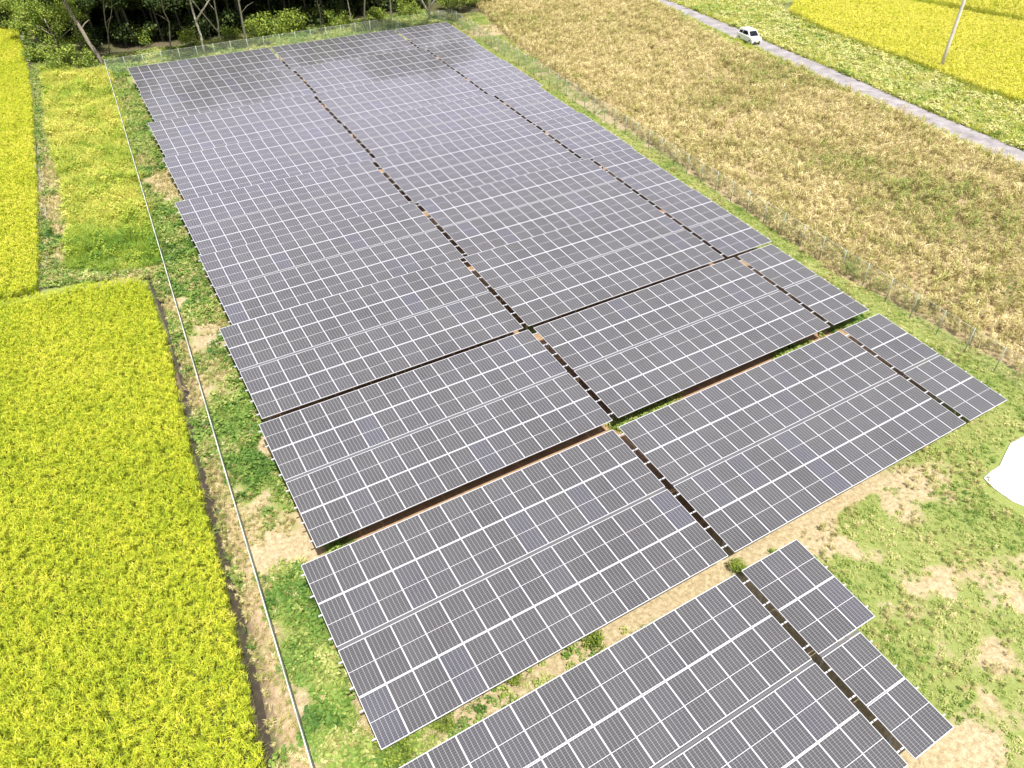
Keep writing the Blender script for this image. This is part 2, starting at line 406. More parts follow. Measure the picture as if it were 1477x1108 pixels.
def variants(name, fs, m):
    c = bpy.data.collections.new(name)
    for i, (V, F) in enumerate(fs):
        o = bpy.data.objects.new('%s_sprig' % name, mesh_np(name, V, F, [m])); c.objects.link(o)
    return c
def scatter(name, pts, coll, nvar, scl, tint, label=None, lean=(.12, .12)):
    """pts (n,2or3); one object of kind stuff"""
    n = len(pts); P = np.zeros((n, 3), np.float32); P[:, :pts.shape[1]] = pts
    me = bpy.data.meshes.new(name); me.vertices.add(n); me.vertices.foreach_set('co', P.ravel())
    def attr(nm, ty, a, k):
        t = me.attributes.new(nm, ty, 'POINT'); t.data.foreach_set(k, np.asarray(a).ravel())
    rot = np.stack([RNG.normal(0, lean[0], n), RNG.normal(0, lean[1], n), RNG.uniform(0, 6.283, n)], 1).astype(np.float32)
    attr('rot', 'FLOAT_VECTOR', rot, 'vector')
    attr('scl', 'FLOAT', np.asarray(scl, np.float32)*np.ones(n, np.float32), 'value')
    attr('tint', 'FLOAT', np.asarray(tint, np.float32)*np.ones(n, np.float32), 'value')
    attr('idx', 'INT', RNG.integers(0, nvar, n).astype(np.int32), 'value')
    o = link(name, me); tag(o, kind='stuff')
    if label: o['label'] = label
    ng = bpy.data.node_groups.new(name+'_scatter', 'GeometryNodeTree')
    ng.interface.new_socket('Geometry', in_out='INPUT', socket_type='NodeSocketGeometry')
    ng.interface.new_socket('Geometry', in_out='OUTPUT', socket_type='NodeSocketGeometry')
    gi = ng.nodes.new('NodeGroupInput'); go = ng.nodes.new('NodeGroupOutput')
    ci = ng.nodes.new('GeometryNodeCollectionInfo'); ci.inputs['Collection'].default_value = coll
    ci.inputs['Separate Children'].default_value = True; ci.inputs['Reset Children'].default_value = True
    m2p = ng.nodes.new('GeometryNodeMeshToPoints')
    iop = ng.nodes.new('GeometryNodeInstanceOnPoints')
    def na(nm, ty):
        x = ng.nodes.new('GeometryNodeInputNamedAttribute'); x.data_type = ty; x.inputs['Name'].default_value = nm
        return [s for s in x.outputs if s.enabled and s.name == 'Attribute'][0]
    L = ng.links
    L.new(gi.outputs[0], m2p.inputs[0]); L.new(m2p.outputs[0], iop.inputs['Points']); L.new(ci.outputs[0], iop.inputs['Instance'])
    iop.inputs['Pick Instance'].default_value = True
    L.new(na('idx', 'INT'), iop.inputs['Instance Index']); L.new(na('rot', 'FLOAT_VECTOR'), iop.inputs['Rotation']); L.new(na('scl', 'FLOAT'), iop.inputs['Scale'])
    L.new(iop.outputs[0], go.inputs[0])
    md = o.modifiers.new('scatter', 'NODES'); md.node_group = ng
    return o
def grid_pts(P, step, jit=.35):
    xs = [p[0] for p in P]; ys = [p[1] for p in P]
    x, y = np.meshgrid(np.arange(min(xs), max(xs), step), np.arange(min(ys), max(ys), step))
    x = x.ravel()+RNG.uniform(-jit, jit, x.size)*step; y = y.ravel()+RNG.uniform(-jit, jit, y.size)*step
    k = inpoly(x, y, P); return np.stack([x[k], y[k]], 1)

def rice_clump(seed):
    """upright leaves with short bent grain heads on top"""
    V, F = blades(18, (.45, .78), (.012, .022), (.02, .4), (.2, 1.1), .09, seed, 2)
    n1 = len(F); r = random.Random(seed+5)
    for k in range(26):
        az = r.uniform(0, 6.28); rr = .14*math.sqrt(r.random()); z0_ = r.uniform(.54, .80); v, f = blades(1, (.10, .18), (.018, .034), (.5, 1.1), (.7, 1.5), 0, seed*31+k, 2)
        b = len(V); c_, s_ = math.cos(az), math.sin(az)
        V += [(p[0]*c_-p[1]*s_+rr*c_, p[0]*s_+p[1]*c_+rr*s_, p[2]+z0_-.1) for p in v]; F += [tuple(b+q for q in t_) for t_ in f]
    return V, F, [0]*n1+[1]*(len(F)-n1)
rice_c = bpy.data.collections.new('rice')
for k in range(5):
    V, F, mi = rice_clump(k*7+1); rice_c.objects.link(bpy.data.objects.new('rice_clump', mesh_np('rice_clump', V, F, [M['rice'], M['rice_head']], mi)))
def rice(name, P, step, sc0, t0, label=None):
    p = grid_pts(P, step)
    t = t0+.35*(fbm(p[:, 0], p[:, 1], 4.5, 21)-.5)+.25*(fbm(p[:, 0], p[:, 1], .8, 22)-.5)
    s = sc0*RNG.uniform(.92, 1.10, len(p))*(.93+.2*(fbm(p[:, 0], p[:, 1], 2.0, 33)-.3))
    scatter(name, p, rice_c, 5, s, t)
rice('rice_crop', riceA, .19, .93, .50)
rice('rice_crop', riceB, .22, 1.0, .62)
rice('rice_crop', riceD, .8, 2.0, .9)
rice('rice_crop', riceC, .31, 1.25, .92)
rice('rice_crop', riceE, .55, 1.6, .95)

def withered(seed):
    V, F = blades(9, (.5, .95), (.014, .022), (.0, .3), (.0, .5), .10, seed, 2); r = random.Random(seed)
    for k in range(26):
        z0_ = r.uniform(.2, .85); az = r.uniform(0, 6.28); rr = r.uniform(0, .12)
        v, f = blades(1, (.18, .36), (.028, .055), (.4, 1.3), (.6, 1.8), 0, seed*17+k, 2); b = len(V)
        V += [(p[0]+rr*math.cos(az), p[1]+rr*math.sin(az), p[2]+z0_-.1) for p in v]; F += [tuple(b+q for q in t_) for t_ in f]
    return V, F
dry_c = variants('dry_stalk', [withered(40+k) for k in range(5)], M['dry'])
p = grid_pts(dryP, .37)
g = fbm(p[:, 0], p[:, 1], 5.0, 61); g2 = fbm(p[:, 0], p[:, 1], 1.4, 62); g3 = fbm(p[:, 0], p[:, 1], 9, 64)
t = .62+.5*(g2-.5)+.25*(g3-.5)
for (a, b_, r, q) in ((1340, 290, 5, 3), (1440, 330, 5, 3), (1385, 275, 3, 2), (1120, 100, 5, 6), (1060, 140, 4, 4), (1190, 230, 3, 3), (1260, 250, 3, 3), (740, 30, 4, 6), (1470, 420, 2, 2), (1230, 390, 1.5, 3)):
    c = at(a, b_, .5); t = t-.26*np.exp(-(((p[:, 0]-c[0])/r)**2+((p[:, 1]-c[1])/q)**2))
k = RNG.random(len(p)) > np.where(vnoise(p[:, 0], p[:, 1], 1.1, 66) > .86, .75, .04)
scatter('dry_crop', p[k], dry_c, 5, (.7+.5*RNG.random(len(p)))[k]*(.7+.7*vnoise(p[:, 0], p[:, 1], .9, 67))[k], t[k], lean=(.22, .22))

tall_c = variants('tall_grass', [blades(30, (.5, 1.1), (.016, .036), (.02, .5), (.3, 1.6), .16, 70+s, 3) for s in range(2)]+[leafy(44, .9, .26, .17, 75), leafy(34, .6, .26, .14, 76)], M['tall'])
p = grid_pts(tallP, .25)
scatter('tall_grass', p, tall_c, 4, (.5+.6*RNG.random(len(p)))*(.6+.9*vnoise(p[:, 0], p[:, 1], 1.5, 77)), np.clip(.64+.8*(fbm(p[:, 0], p[:, 1], 4, 71)-.5)+.4*(fbm(p[:, 0], p[:, 1], 1.2, 72)-.5)-.35*np.clip((50-p[:, 1])/8, 0, 1), 0, 1))

weed_c = variants('weed', [leafy(38, .34, .24, .13, 80), leafy(26, .22, .2, .10, 81), blades(22, (.2, .42), (.008, .018), (.1, .8), (.3, 1.3), .10, 82, 3), blades(16, (.12, .28), (.008, .016), (.1, .9), (.3, 1.3), .12, 83, 2)], M['weed'])
def weeds(name, P, step, thr, scale, t0, seed, soft=.16):
    p = grid_pts(P, step, .5)
    for q in (riceA, riceB, tallP, dryP): p = p[~inpoly(p[:, 0], p[:, 1], q)]
    g = green_mask(p[:, 0], p[:, 1])
    k = RNG.random(len(p)) < np.clip((g-thr)/soft, 0, 1)
    p = p[k]; g = g[k]
    p = p[distpoly(p[:, 0], p[:, 1], ditch, False) > .08+.2*RNG.random(len(p))]
    p = p[~inpoly(p[:, 0], p[:, 1], TARP)]
    n = len(p)
    t = t0+.8*(fbm(p[:, 0], p[:, 1], 2.4, seed)-.5)+.5*(fbm(p[:, 0], p[:, 1], 1, seed+1)-.5)
    scatter(name, p, weed_c, 4, scale*(.6+.8*RNG.random(n)), np.clip(t, 0, 1), lean=(.2, .2))
west = [at(158, 97), (5*S, 83*S)] + [(X0[i]*S+.3, (Y0[i]-4)*S) for i in range(9, -1, -1)] + [(0.1, -8), (-4, -8), at(410, 1180), at(391, 1108), at(340, 870), at(284, 650), at(243, 470), at(216, 402), at(60, 415), at(58, 250), at(46, 95), at(30, 60)]
weeds('ground_weeds', west, .15, .50, 1.0, .42, 91, .26)
def dry_tufts(name, P, step, thr, seed):
    p = grid_pts(P, step, .5)
    for q in (riceA, riceB, tallP): p = p[~inpoly(p[:, 0], p[:, 1], q)]
    g = green_mask(p[:, 0], p[:, 1]); v = fbm(p[:, 0], p[:, 1], 1.6, seed)+.2*(p[:, 0] < w_start.x+(p[:, 1]-w_start.y)*wdir.x/wdir.y)
    k = (RNG.random(len(p)) < np.clip((v-thr)/.2, 0, .8)) & (distpoly(p[:, 0], p[:, 1], ditch, False) > .1); p = p[k]
    scatter(name, p, dry_c, 5, .18+.38*RNG.random(len(p)), .15+.75*RNG.random(len(p)), lean=(.35, .35))
dry_tufts('dry_grass', west, .15, .44, 141)
east = [(18.0*S, -9*S-3), (18.0*S, .8*S), (26*S, .8*S), (27*S, 2.2*S), (34.2*S, 2.2*S)] + [((X0[i]+30.4+NR[i])*S, (Y0[i]-(4 if i > 1 else 8))*S) for i in range(1, 10)] + [(e_start.x+1.0, e_start.y+4), (e_start.x+7, e_start.y+3), (e_start.x+5, e_start.y-8)] + [(e_end.x+2.2, e_end.y), (47, -14), (18.6, -14)]
weeds('lawn_grass', east, .13, .22, .40, .70, 95, .75)
dry_tufts('dry_grass', east, .24, .52, 151)
weeds('foot_weeds', [(w_start.x, w_start.y-1.6), (e_start.x, e_start.y-1.4), (e_start.x-.3, e_start.y+8), (w_start.x, w_start.y+8)], .2, .05, 1.0, .62, 161, .4)
weeds('lane_weeds', [(0, 0.6*S), (16*S, .6*S), (19*S, .6*S), (19*S, 1.6*S), (0, 1.6*S)], .12, .10, .8, .55, 99, .5)
verge = road_up + poly([(1800, 300), (1640, 215), (1477, 150), (1400, 122), (1349, 101), (1258, 67), (1193, 43), (1130, 14), (1140, -30), (1240, -110), (900, -110)])
weeds('lane_weeds', [(-.2, 8.9*S), (34*S, 8.9*S), (36*S, 10.8*S), (-.2, 10.8*S)], .11, .30, .8, .55, 119, .3)
weeds('verge_grass', verge, .36, .2, 1.5, .88, 105)
p = grid_pts(verge, .5); p = p[vnoise(p[:, 0], p[:, 1], 5, 171) > .35]
scatter('verge_grass', p, tall_c, 4, .45+.4*RNG.random(len(p)), np.clip(.75+.5*(fbm(p[:, 0], p[:, 1], 4, 172)-.5), 0, 1), lean=(.3, .3))
rs = []
for a_, b_ in zip(road_lo, road_lo[1:]):
    n_ = int(math.dist(a_, b_)/.14)
    for k in range(n_): q = lerp2(a_, b_, k/n_); rs.append((q[0]-abs(RNG.normal(0, .45))+.05, q[1]+RNG.normal(0, .3)))
for a_, b_ in zip(road_up, road_up[1:]):
    n_ = int(math.dist(a_, b_)/.2)
    for k in range(n_): q = lerp2(a_, b_, k/n_); rs.append((q[0]+abs(RNG.normal(0, .4))-.12, q[1]+RNG.normal(0, .3)))
c_ = at(1079, 66)
for k in range(90): rs.append((c_[0]-.6+RNG.normal(0, .35), c_[1]+RNG.normal(0, 1.6)))
rs = np.array(rs)
scatter('roadside_grass', rs, tall_c, 4, .35+.4*RNG.random(len(rs)), .3+.6*RNG.random(len(rs)), lean=(.3, .3))
fl = poly([(22, 40), (35, 62), (52, 100), (62, 180), (60, 380), (57, 412), (110, 396), (60, 418), (48, 380), (46, 180), (36, 90)])
farw = [(-60, 118), (56, 96), (72, 96), (88, 175), (-60, 200)]

# ------------------------------------------------------------------ solar arrays
def panel_mesh():
    W_, L_ = .994*S, H*S-.022
    fx, fy, th = .020, .029, .038
    x0, x1, y0, y1 = -W_/2, W_/2, -L_/2, L_/2
    V = []; F = []; mi = []; uv = []
    def quad(p, m, u=None):
        b = len(V); V.extend(p); F.append((b, b+1, b+2, b+3)); mi.append(m); uv.extend(u or [(0, 0)]*4)
    g = .004
    quad([(x0+fx, y0+fy, -g), (x1-fx, y0+fy, -g), (x1-fx, y1-fy, -g), (x0+fx, y1-fy, -g)], 0, [(0, 0), (1, 0), (1, 1), (0, 1)])
    # frame top, inner lip, outer skirt
    o = [(x0, y0), (x1, y0), (x1, y1), (x0, y1)]; i = [(x0+fx, y0+fy), (x1-fx, y0+fy), (x1-fx, y1-fy), (x0+fx, y1-fy)]
    for k in range(4):
        a, b = o[k], o[(k+1) % 4]; c, d = i[(k+1) % 4], i[k]
        quad([(*a, 0), (*b, 0), (*c, 0), (*d, 0)], 1)
        quad([(*d, 0), (*c, 0), (*c, -g), (*d, -g)], 1)
        quad([(*b, 0), (*a, 0), (*a, -th), (*b, -th)], 1)
    quad([(x0+.004, y1-.004, -.012), (x1-.004, y1-.004, -.012), (x1-.004, y0+.004, -.012), (x0+.004, y0+.004, -.012)], 2)
    me = mesh_np('solar_panel', V, F, [M['glass'], M['alu'], M['steel']], mi)
    ul = me.uv_layers.new(name='UVMap'); ul.data.foreach_set('uv', np.array(uv, np.float32).ravel())
    return me
PANEL = panel_mesh()
def unit_bar(name, m):
    b = MB(); b.box((0, 0, 0), (1, 1, 1)); return b.mesh(name, [m])
PURLIN_CACHE = {}
def purlin_mesh(n):
    if n not in PURLIN_CACHE:
        b = MB(); L = n*S+.30
        b.box((0, 0, 0), (L, .05, .006)); b.box((0, -.022, -.03), (L, .006, .054)); b.box((0, .022, -.03), (L, .006, .054))
        PURLIN_CACHE[n] = b.mesh('purlin', [M['alu']])
    return PURLIN_CACHE[n]
JOINT = {}
def joint_mesh(n):
    if n not in JOINT:
        b = MB(); b.box((0, 0, 0), (n*S-.02, .10, .006)); b.box((0, 0, -.02), (n*S-.02, .04, .034)); JOINT[n] = b.mesh('joint_rail', [M['joint']])
    return JOINT[n]
def rafter_mesh():
    b = MB(); L = (4*H+G2)*S-.3
    b.box((0, 0, 0), (.06, L, .006)); b.box((0, 0, -.09), (.06, L, .006)); b.box((0, 0, -.045), (.006, L, .084))
    return b.mesh('rafter', [M['steel']])
RAFTER = rafter_mesh()
POSTM = {}
def post_mesh(h):
    k = round(h, 2)
    if k not in POSTM:
        b = MB(); b.box((0, 0, k/2), (.09, .006, k)); b.box((-.042, .035, k/2), (.006, .064, k)); b.box((.042, .035, k/2), (.006, .064, k)); b.box((0, .02, .02), (.2, .2, .04))
        POSTM[k] = b.mesh('post', [M['steel']])
    return POSTM[k]
ORD = ['first', 'second', 'third', 'fourth', 'fifth', 'sixth', 'seventh', 'eighth', 'ninth', 'tenth']
def solar_array(i, xs, n, label, rows_n=None):
    """one table: n panels wide, four deep"""
    rows_n = rows_n or [n]*4
    ty = Y0[i]; cxm = (xs+n/2)
    xmid = cxm
    z = (Z0[i]+KX[i]*(xmid-15)+ZT)*S; y = (ty+KY[i]*(xmid-15))*S
    t = empty('solar_array', (xmid*S, y, 0))
    tag(t, label, 'solar array', 'solar arrays standing in ten rows inside the fence')
    yaw = math.atan(KY[i]); rollx = math.atan(KX[i])
    base = Matrix.Translation((0, 0, z)) @ Matrix.Rotation(yaw, 4, 'Z') @ Matrix.Rotation(-rollx, 4, 'Y') @ Matrix.Rotation(TILT, 4, 'X')
    # table frame: x along the row, y up the slope, origin on the upper edge
    def put(name, me, loc, extra=None):
        o = link(name, me, t); m = base @ Matrix.Translation(loc)
        if extra is not None: m = m @ extra
        o.matrix_local = m; return o
    for r in range(4):
        s0 = r*H+(G2 if r >= 2 else 0)
        yc = -(s0+H/2)*S
        for k in range(rows_n[r]):
            xc = (-n/2+k+.5)*S
            j = Matrix.Rotation(random.gauss(0, .0016), 4, 'X') @ Matrix.Rotation(random.gauss(0, .0016), 4, 'Y')
            put('solar_panel', PANEL, (xc+random.gauss(0, .0015), yc+random.gauss(0, .002), 0), j)
        for f in (.23, .77):
            nn = rows_n[r]
            put('purlin', purlin_mesh(nn), ((nn-n)/2*S, -(s0+H*f)*S, -.043))
    put('joint_rail', joint_mesh(rows_n[2]), ((rows_n[2]-n)/2*S, -(2*H+G2/2)*S, -.012))
    nr = max(2, round(n*S/3.1))
    Ltot = (4*H+G2)*S
    for k in range(nr):
        xr = (-n/2+.5+(n-1)*k/(nr-1))*S
        if rows_n[3] < n and k == nr-1: xr -= S
        put('rafter', RAFTER, (xr, -Ltot/2, -.112))
        for f in (.12, .5, .88):
            p = base @ Vector((xr, -Ltot*f, -.21))
            hgt = max(.3, p.z)
            o = link('post', post_mesh(hgt), t); o.location = (p.x, p.y, p.z-round(hgt, 2)); o.rotation_euler = (0, 0, yaw)
        a = base @ Vector((xr, -Ltot*.3, -.2)); b2 = base @ Vector((xr, -Ltot*.5, -.9))
    return t
tables = []
solar_array(0, X0[0], 15, 'wide solar array at the bottom edge, left of the column gap')
solar_array(0, X0[0]+15+GAP1, 3, 'small stepped solar array at bottom right, three panels wide above and two below', [3, 3, 2, 2])
for i in range(1, 10):
    near = {1: 'second row from the camera', 2: 'third row from the camera', 3: 'fourth row from the camera'}.get(i, '%s row from the camera' % ORD[i])
    if i == 9: near = 'farthest row, along the north fence'
    solar_array(i, X0[i], 15, 'long left hand solar array in the %s' % near)
    solar_array(i, X0[i]+15+GAP1, 15, 'long middle solar array in the %s' % near)
    wd = {3: 'three', 4: 'four', 5: 'five', 6: 'six', 7: 'seven'}[NR[i]]
    solar_array(i, X0[i]+30+GAP1+GAP2, NR[i], 'short right end solar array, %s panels wide, in the %s' % (wd, near))

# ------------------------------------------------------------------ fences
SPAN = 2.0
def span_mesh():
    b = MB(); h = FH-.08; w = .0055
    V = []; F = []
    def strip(p, q, r):
        p = Vector(p); q = Vector(q); d = (q-p).normalized(); a = Vector((0, 1, 0)); c = d.cross(a).normalized()
        i = len(V)
        for e in (p, q):
            for k in range(3):
                an = 2*PI*k/3; V.append(tuple(e+a*r*math.cos(an)+c*r*math.sin(an)))
        for k in range(3): F.append((i+k, i+(k+1) % 3, i+3+(k+1) % 3, i+3+k))
    n = 40
    for k in range(1, n): strip((SPAN*k/n, 0, .04), (SPAN*k/n, 0, h), w*.55)
    for k in range(17): strip((.02, 0, .04+(h-.04)*k/16), (SPAN-.02, 0, .04+(h-.04)*k/16), w*.55)
    return mesh_np('mesh_panel', V, F, [M['fence_wire']])
SPANM = span_mesh()
def fpost_mesh():
    b = MB(); b.tube([(0, 0, -.1), (0, 0, FH+.04)], .03, 8); return b.mesh('post', [M['fence_post']])
FPOST = fpost_mesh()
def rail_mesh(r):
    b = MB(); b.tube([(.0, 0, 0), (SPAN, 0, 0)], r, 6); return b.mesh('top_rail', [M['rail']])
def fence(a, b, label, rail_r):
    a = Vector((a[0], a[1])); b = Vector((b[0], b[1])); d = b-a; n = max(1, round(d.length/SPAN)); rz = math.atan2(d.y, d.x)
    k0 = d.length/n/SPAN
    t = empty('wire_fence', (a.x, a.y, 0), rz); tag(t, label, 'fence')
    RM = rail_mesh(rail_r)
    for k in range(n+1):
        o = link('post', FPOST, t); o.location = (k*SPAN*k0, 0, 0)
        if k < n:
            o = link('mesh_panel', SPANM, t); o.location = (k*SPAN*k0, 0, 0); o.scale = (k0, 1, 1)
            o = link('top_rail', RM, t); o.location = (k*SPAN*k0, 0, FH-.03); o.scale = (k0, 1, 1)
    return t
fence(w_start, w_end, 'long wire fence with a pale top rail between the left bank and the green weeds', .022)
fence(w_start, e_start, 'wire mesh fence along the foot of the dark woodland', .008)
fence(e_start, e_end, 'wire mesh fence between the solar arrays and the dry brown crop', .008)

# ------------------------------------------------------------------ utility pole
bx, by = at(1355, 103)
t = empty('utility_pole', (bx, by, 0)); tag(t, 'tall pale concrete utility pole standing on the green verge at top right', 'utility pole')
b = MB(); b.tube([(0, 0, -.3), (0, 0, 3), (0, 0, 7), (0, 0, 12)], [.20, .185, .165, .14], 16); b.build('shaft', M['pole'], t)
for z_ in (2.6, 4.2):
    b = MB(); b.tube([(0, 0, z_), (0, 0, z_+.03)], .195, 16); b.build('band', M['steel'], t)
for k in range(12):
    b = MB(); s_ = 1 if k % 2 else -1; b.bar((s_*.16, 0, 3+k*.6), (s_*.34, 0, 3+k*.6), .02); b.build('step', M['steel'], t)

# ------------------------------------------------------------------ car
def car():
    c0 = Vector(at(1086, 64)); c1 = Vector(at(1067, 52.5))
    d = (Vector(road_up[4])-Vector(road_up[2])).normalized()
    mid = Vector(at(1079.5, 61.0))
    t = empty('parked_car', (mid.x, mid.y, .03), math.atan2(d.y, d.x))
    tag(t, 'small white car on the pale farm road', 'car')
    white = simple('white_car_paint', (.82, .83, .84), .25); glass = simple('car_glass', (.02, .025, .035), .08); blk = simple('car_rubber', (.02, .02, .02), .7); lamp = simple('lamp_lens', (.7, .72, .74), .1); trim = simple('car_trim', (.08, .08, .09), .5)
    Wd = 1.48; L = 3.4
    # side profile (x forward, z up)
    low = [(-1.70, .30), (-1.70, .62), (-1.66, .86), (-1.55, .93), (.85, .93), (1.45, .84), (1.66, .70), (1.70, .45), (1.68, .30)]
    def loft(profile, halfw, name, m, tops=None):
        bm = bmesh.new(); rings = []
        for s_ in (-1, -.86, .86, 1):
            inset = .06 if abs(s_) == 1 else 0
            ring = []
            for (x, z) in profile:
                cx_ = 0; zz = z-(inset*.6 if z > .6 else 0)
                ring.append(bm.verts.new((x*(1-inset*.35), s_*halfw, zz)))
            rings.append(ring)
        for a, b in zip(rings, rings[1:]):
            for k in range(len(a)):
                bm.faces.new((a[k], b[k], b[(k+1) % len(a)], a[(k+1) % len(a)]))
        bm.faces.new(rings[0]); bm.faces.new(rings[-1][::-1])
        bmesh.ops.recalc_face_normals(bm, faces=bm.faces)
        me = bpy.data.meshes.new(name); bm.to_mesh(me); bm.free(); me.materials.append(m)
        for p in me.polygons: p.use_smooth = False
        return link(name, me, t)
    loft(low, Wd/2, 'body', white)
    # cabin: tapered greenhouse as pillars + roof, glass set in
    cab = [(-1.58, .92), (-1.45, 1.44), (-1.30, 1.50), (.15, 1.50), (.38, 1.42), (.98, .92)]
    bm = bmesh.new(); rings = []
    for s_ in (-1, 1):
        rings.append([bm.verts.new((x, s_*(Wd/2-.05-(.11 if z > 1.2 else 0)), z)) for x, z in cab])
    n = len(cab)
    for k in range(n): bm.faces.new((rings[0][k], rings[1][k], rings[1][(k+1) % n], rings[0][(k+1) % n]))
    bm.faces.new(rings[0][::-1]); bm.faces.new(rings[1]); bmesh.ops.recalc_face_normals(bm, faces=bm.faces)
    me = bpy.data.meshes.new('cabin'); bm.to_mesh(me); bm.free(); me.materials.append(white); link('cabin', me, t)
    def pane(name, pts):
        bm = bmesh.new(); vs = [bm.verts.new(p) for p in pts]; f = bm.faces.new(vs)
        g = bmesh.ops.solidify(bm, geom=[f], thickness=.012)
        me = bpy.data.meshes.new(name); bm.to_mesh(me); bm.free(); me.materials.append(glass); return link(name, me, t)
    for s_ in (-1, 1):
        y0_, y1_ = s_*(Wd/2-.045), s_*(Wd/2-.148)
        pane('side_window', [(-1.36, y0_, .99), (-1.27, y1_, 1.38), (-.68, y1_, 1.38), (-.68, y0_, .99)])
        pane('side_window', [(-.60, y0_, .99), (-.60, y1_, 1.38), (.26, y1_, 1.38), (.72, y0_, .99)])
    pane('windscreen', [(1.0, -.60, .95), (1.0, .60, .95), (.42, .52, 1.41), (.42, -.52, 1.41)])
    pane('rear_window', [(-1.60, -.56, 1.0), (-1.49, -.50, 1.38), (-1.49, .50, 1.38), (-1.60, .56, 1.0)])
    for x in (-1.12, 1.14):
        for s_ in (-1, 1):
            w = MB(); w.tube([(x, s_*.60, .28), (x, s_*.75, .28)], .28, 20); wo = w.build('wheel', blk, t)
            w = MB(); w.tube([(x, s_*.745, .28), (x, s_*.758, .28)], .17, 14); w.build('rim', lamp, wo)
    for s_ in (-1, 1):
        w = MB(); w.box((1.665, s_*.55, .66), (.08, .26, .13)); w.build('headlight', lamp, t)
        w = MB(); w.box((-1.69, s_*.62, .74), (.05, .14, .22)); w.build('tail_light', simple('tail_lens', (.4, .02, .02), .2), t)
        w = MB(); w.box((.62, s_*.83, .98), (.10, .16, .12)); w.build('wing_mirror', white, t)
    w = MB(); w.box((1.70, 0, .42), (.04, 1.0, .16)); w.build('grille', trim, t)
    w = MB(); w.box((1.725, 0, .46), (.02, .33, .16)); w.build('number_plate', simple('plate', (.8, .8, .3), .5), t)
    # wheel arches
    return t
car()

# ------------------------------------------------------------------ white plastic sheet on the grass
def tarp():
    out = poly([(1418, 690), (1428, 681), (1441, 673), (1447, 660), (1457, 640), (1477, 629), (1520, 622), (1560, 660), (1545, 735), (1500, 738), (1477, 731), (1460, 724), (1432, 704)])
    xs = [p[0] for p in out]; ys = [p[1] for p in out]; st = .06
    gx = np.arange(min(xs)-.1, max(xs)+.1, st); gy = np.arange(min(ys)-.1, max(ys)+.1, st)
    X, Y = np.meshgrid(gx, gy); ins = inpoly(X, Y, out); d = distpoly(X, Y, out)
    Z = .10+.42*np.clip(d/1.2, 0, 1)**.6+.16*(fbm(X, Y, 1.1, 4)-.5)+.16*(np.abs(fbm(X, Y, .9, 5)-.5))+.07*(fbm(X, Y, .3, 5)-.5)
    Z = np.where(d < .12, .05, Z)
    cen = Vector((sum(xs)/len(xs), sum(ys)/len(ys), 0))
    idx = -np.ones(X.shape, int); V = []; F = []
    for j in range(X.shape[0]-1):
        for i in range(X.shape[1]-1):
            if ins[j, i] or ins[j+1, i] or ins[j, i+1] or ins[j+1, i+1]:
                q = []
                for (a, b_) in ((j, i), (j, i+1), (j+1, i+1), (j+1, i)):
                    if idx[a, b_] < 0:
                        idx[a, b_] = len(V); vx, vy, vz = X[a, b_], Y[a, b_], Z[a, b_]
                        if not ins[a, b_]:      # hem lies on the outline
                            best = 1e9
                            for u in range(len(out)):
                                x1, y1 = out[u]; x2, y2 = out[(u+1) % len(out)]; dx, dy = x2-x1, y2-y1
                                t_ = min(1, max(0, ((X[a, b_]-x1)*dx+(Y[a, b_]-y1)*dy)/(dx*dx+dy*dy))); qx, qy = x1+t_*dx, y1+t_*dy
                                dd_ = (qx-X[a, b_])**2+(qy-Y[a, b_])**2
                                if dd_ < best: best = dd_; vx, vy, vz = qx, qy, .03
                        V.append((vx-cen.x, vy-cen.y, vz))
                    q.append(idx[a, b_])
                F.append(q)
    me = mesh_np('plastic_sheet', V, F, [M['tarp']], smooth=True)
    o = link('plastic_sheet', me); o.location = cen
    md = o.modifiers.new('thick', 'SOLIDIFY'); md.thickness = .02
    tag(o, 'large white plastic sheet heaped on the grass at the right edge of the photo', 'plastic sheet')
tarp()

# ------------------------------------------------------------------ trees
def foliage(n, ctrs, size, seed):
    """leaf faces spread through overlapping clumps (x,y,z,r)"""
    r = random.Random(seed); V = []; F = []
    w = [c[3]**2.2 for c in ctrs]; tot = sum(w)
    for c, ww in zip(ctrs, w):
        for _ in range(int(n*ww/tot)):
            d = Vector((r.gauss(0, 1), r.gauss(0, 1), r.gauss(0, 1)*.75)).normalized()*c[3]*r.random()**.45
            p = Vector(c[:3])+d; s_ = size*r.uniform(.5, 1.4)
            q = Euler((r.uniform(-1.1, 1.1), r.uniform(-1.1, 1.1), r.uniform(0, 6.28))).to_matrix()
            b = len(V)
            for k in ((-.5, 0, 0), (0, -.3, .08), (.55, 0, -.1), (0, .3, .08)): V.append(tuple(p+q @ (Vector(k)*s_)))
            F.append((b, b+1, b+2, b+3))
    return V, F
def clumps(n, cx_, cy_, cz, rx, rz, r0, seed):
    r = random.Random(seed); out = []
    for _ in range(n):
        a = r.uniform(0, 6.28); k = math.sqrt(r.random()); out.append((cx_+rx*k*math.cos(a), cy_+rx*k*math.sin(a), cz+rz*r.uniform(-1, 1), r0*r.uniform(.55, 1.3)))
    return out
CROWN = {}
def crown_mesh(kind, v):
    k = (kind, v)
    if k not in CROWN:
        if kind == 'high': V, F = foliage(3800, clumps(24, 0, 0, 1.2, 3.0, 2.2, 1.0, 200+v), .26, v)
        elif kind == 'shrub': V, F = foliage(1100, clumps(9, 0, 0, .75, .7, .4, .5, 300+v), .15, v)
        elif kind == 'low': V, F = foliage(5200, clumps(26, 0, 0, 0, 3.2, 2.6, 1.1, 400+v), .24, v)
        CROWN[k] = mesh_np('crown', V, F, [M['fol_light' if kind in ('shrub', 'low') else 'fol_dark']])
    return CROWN[k]
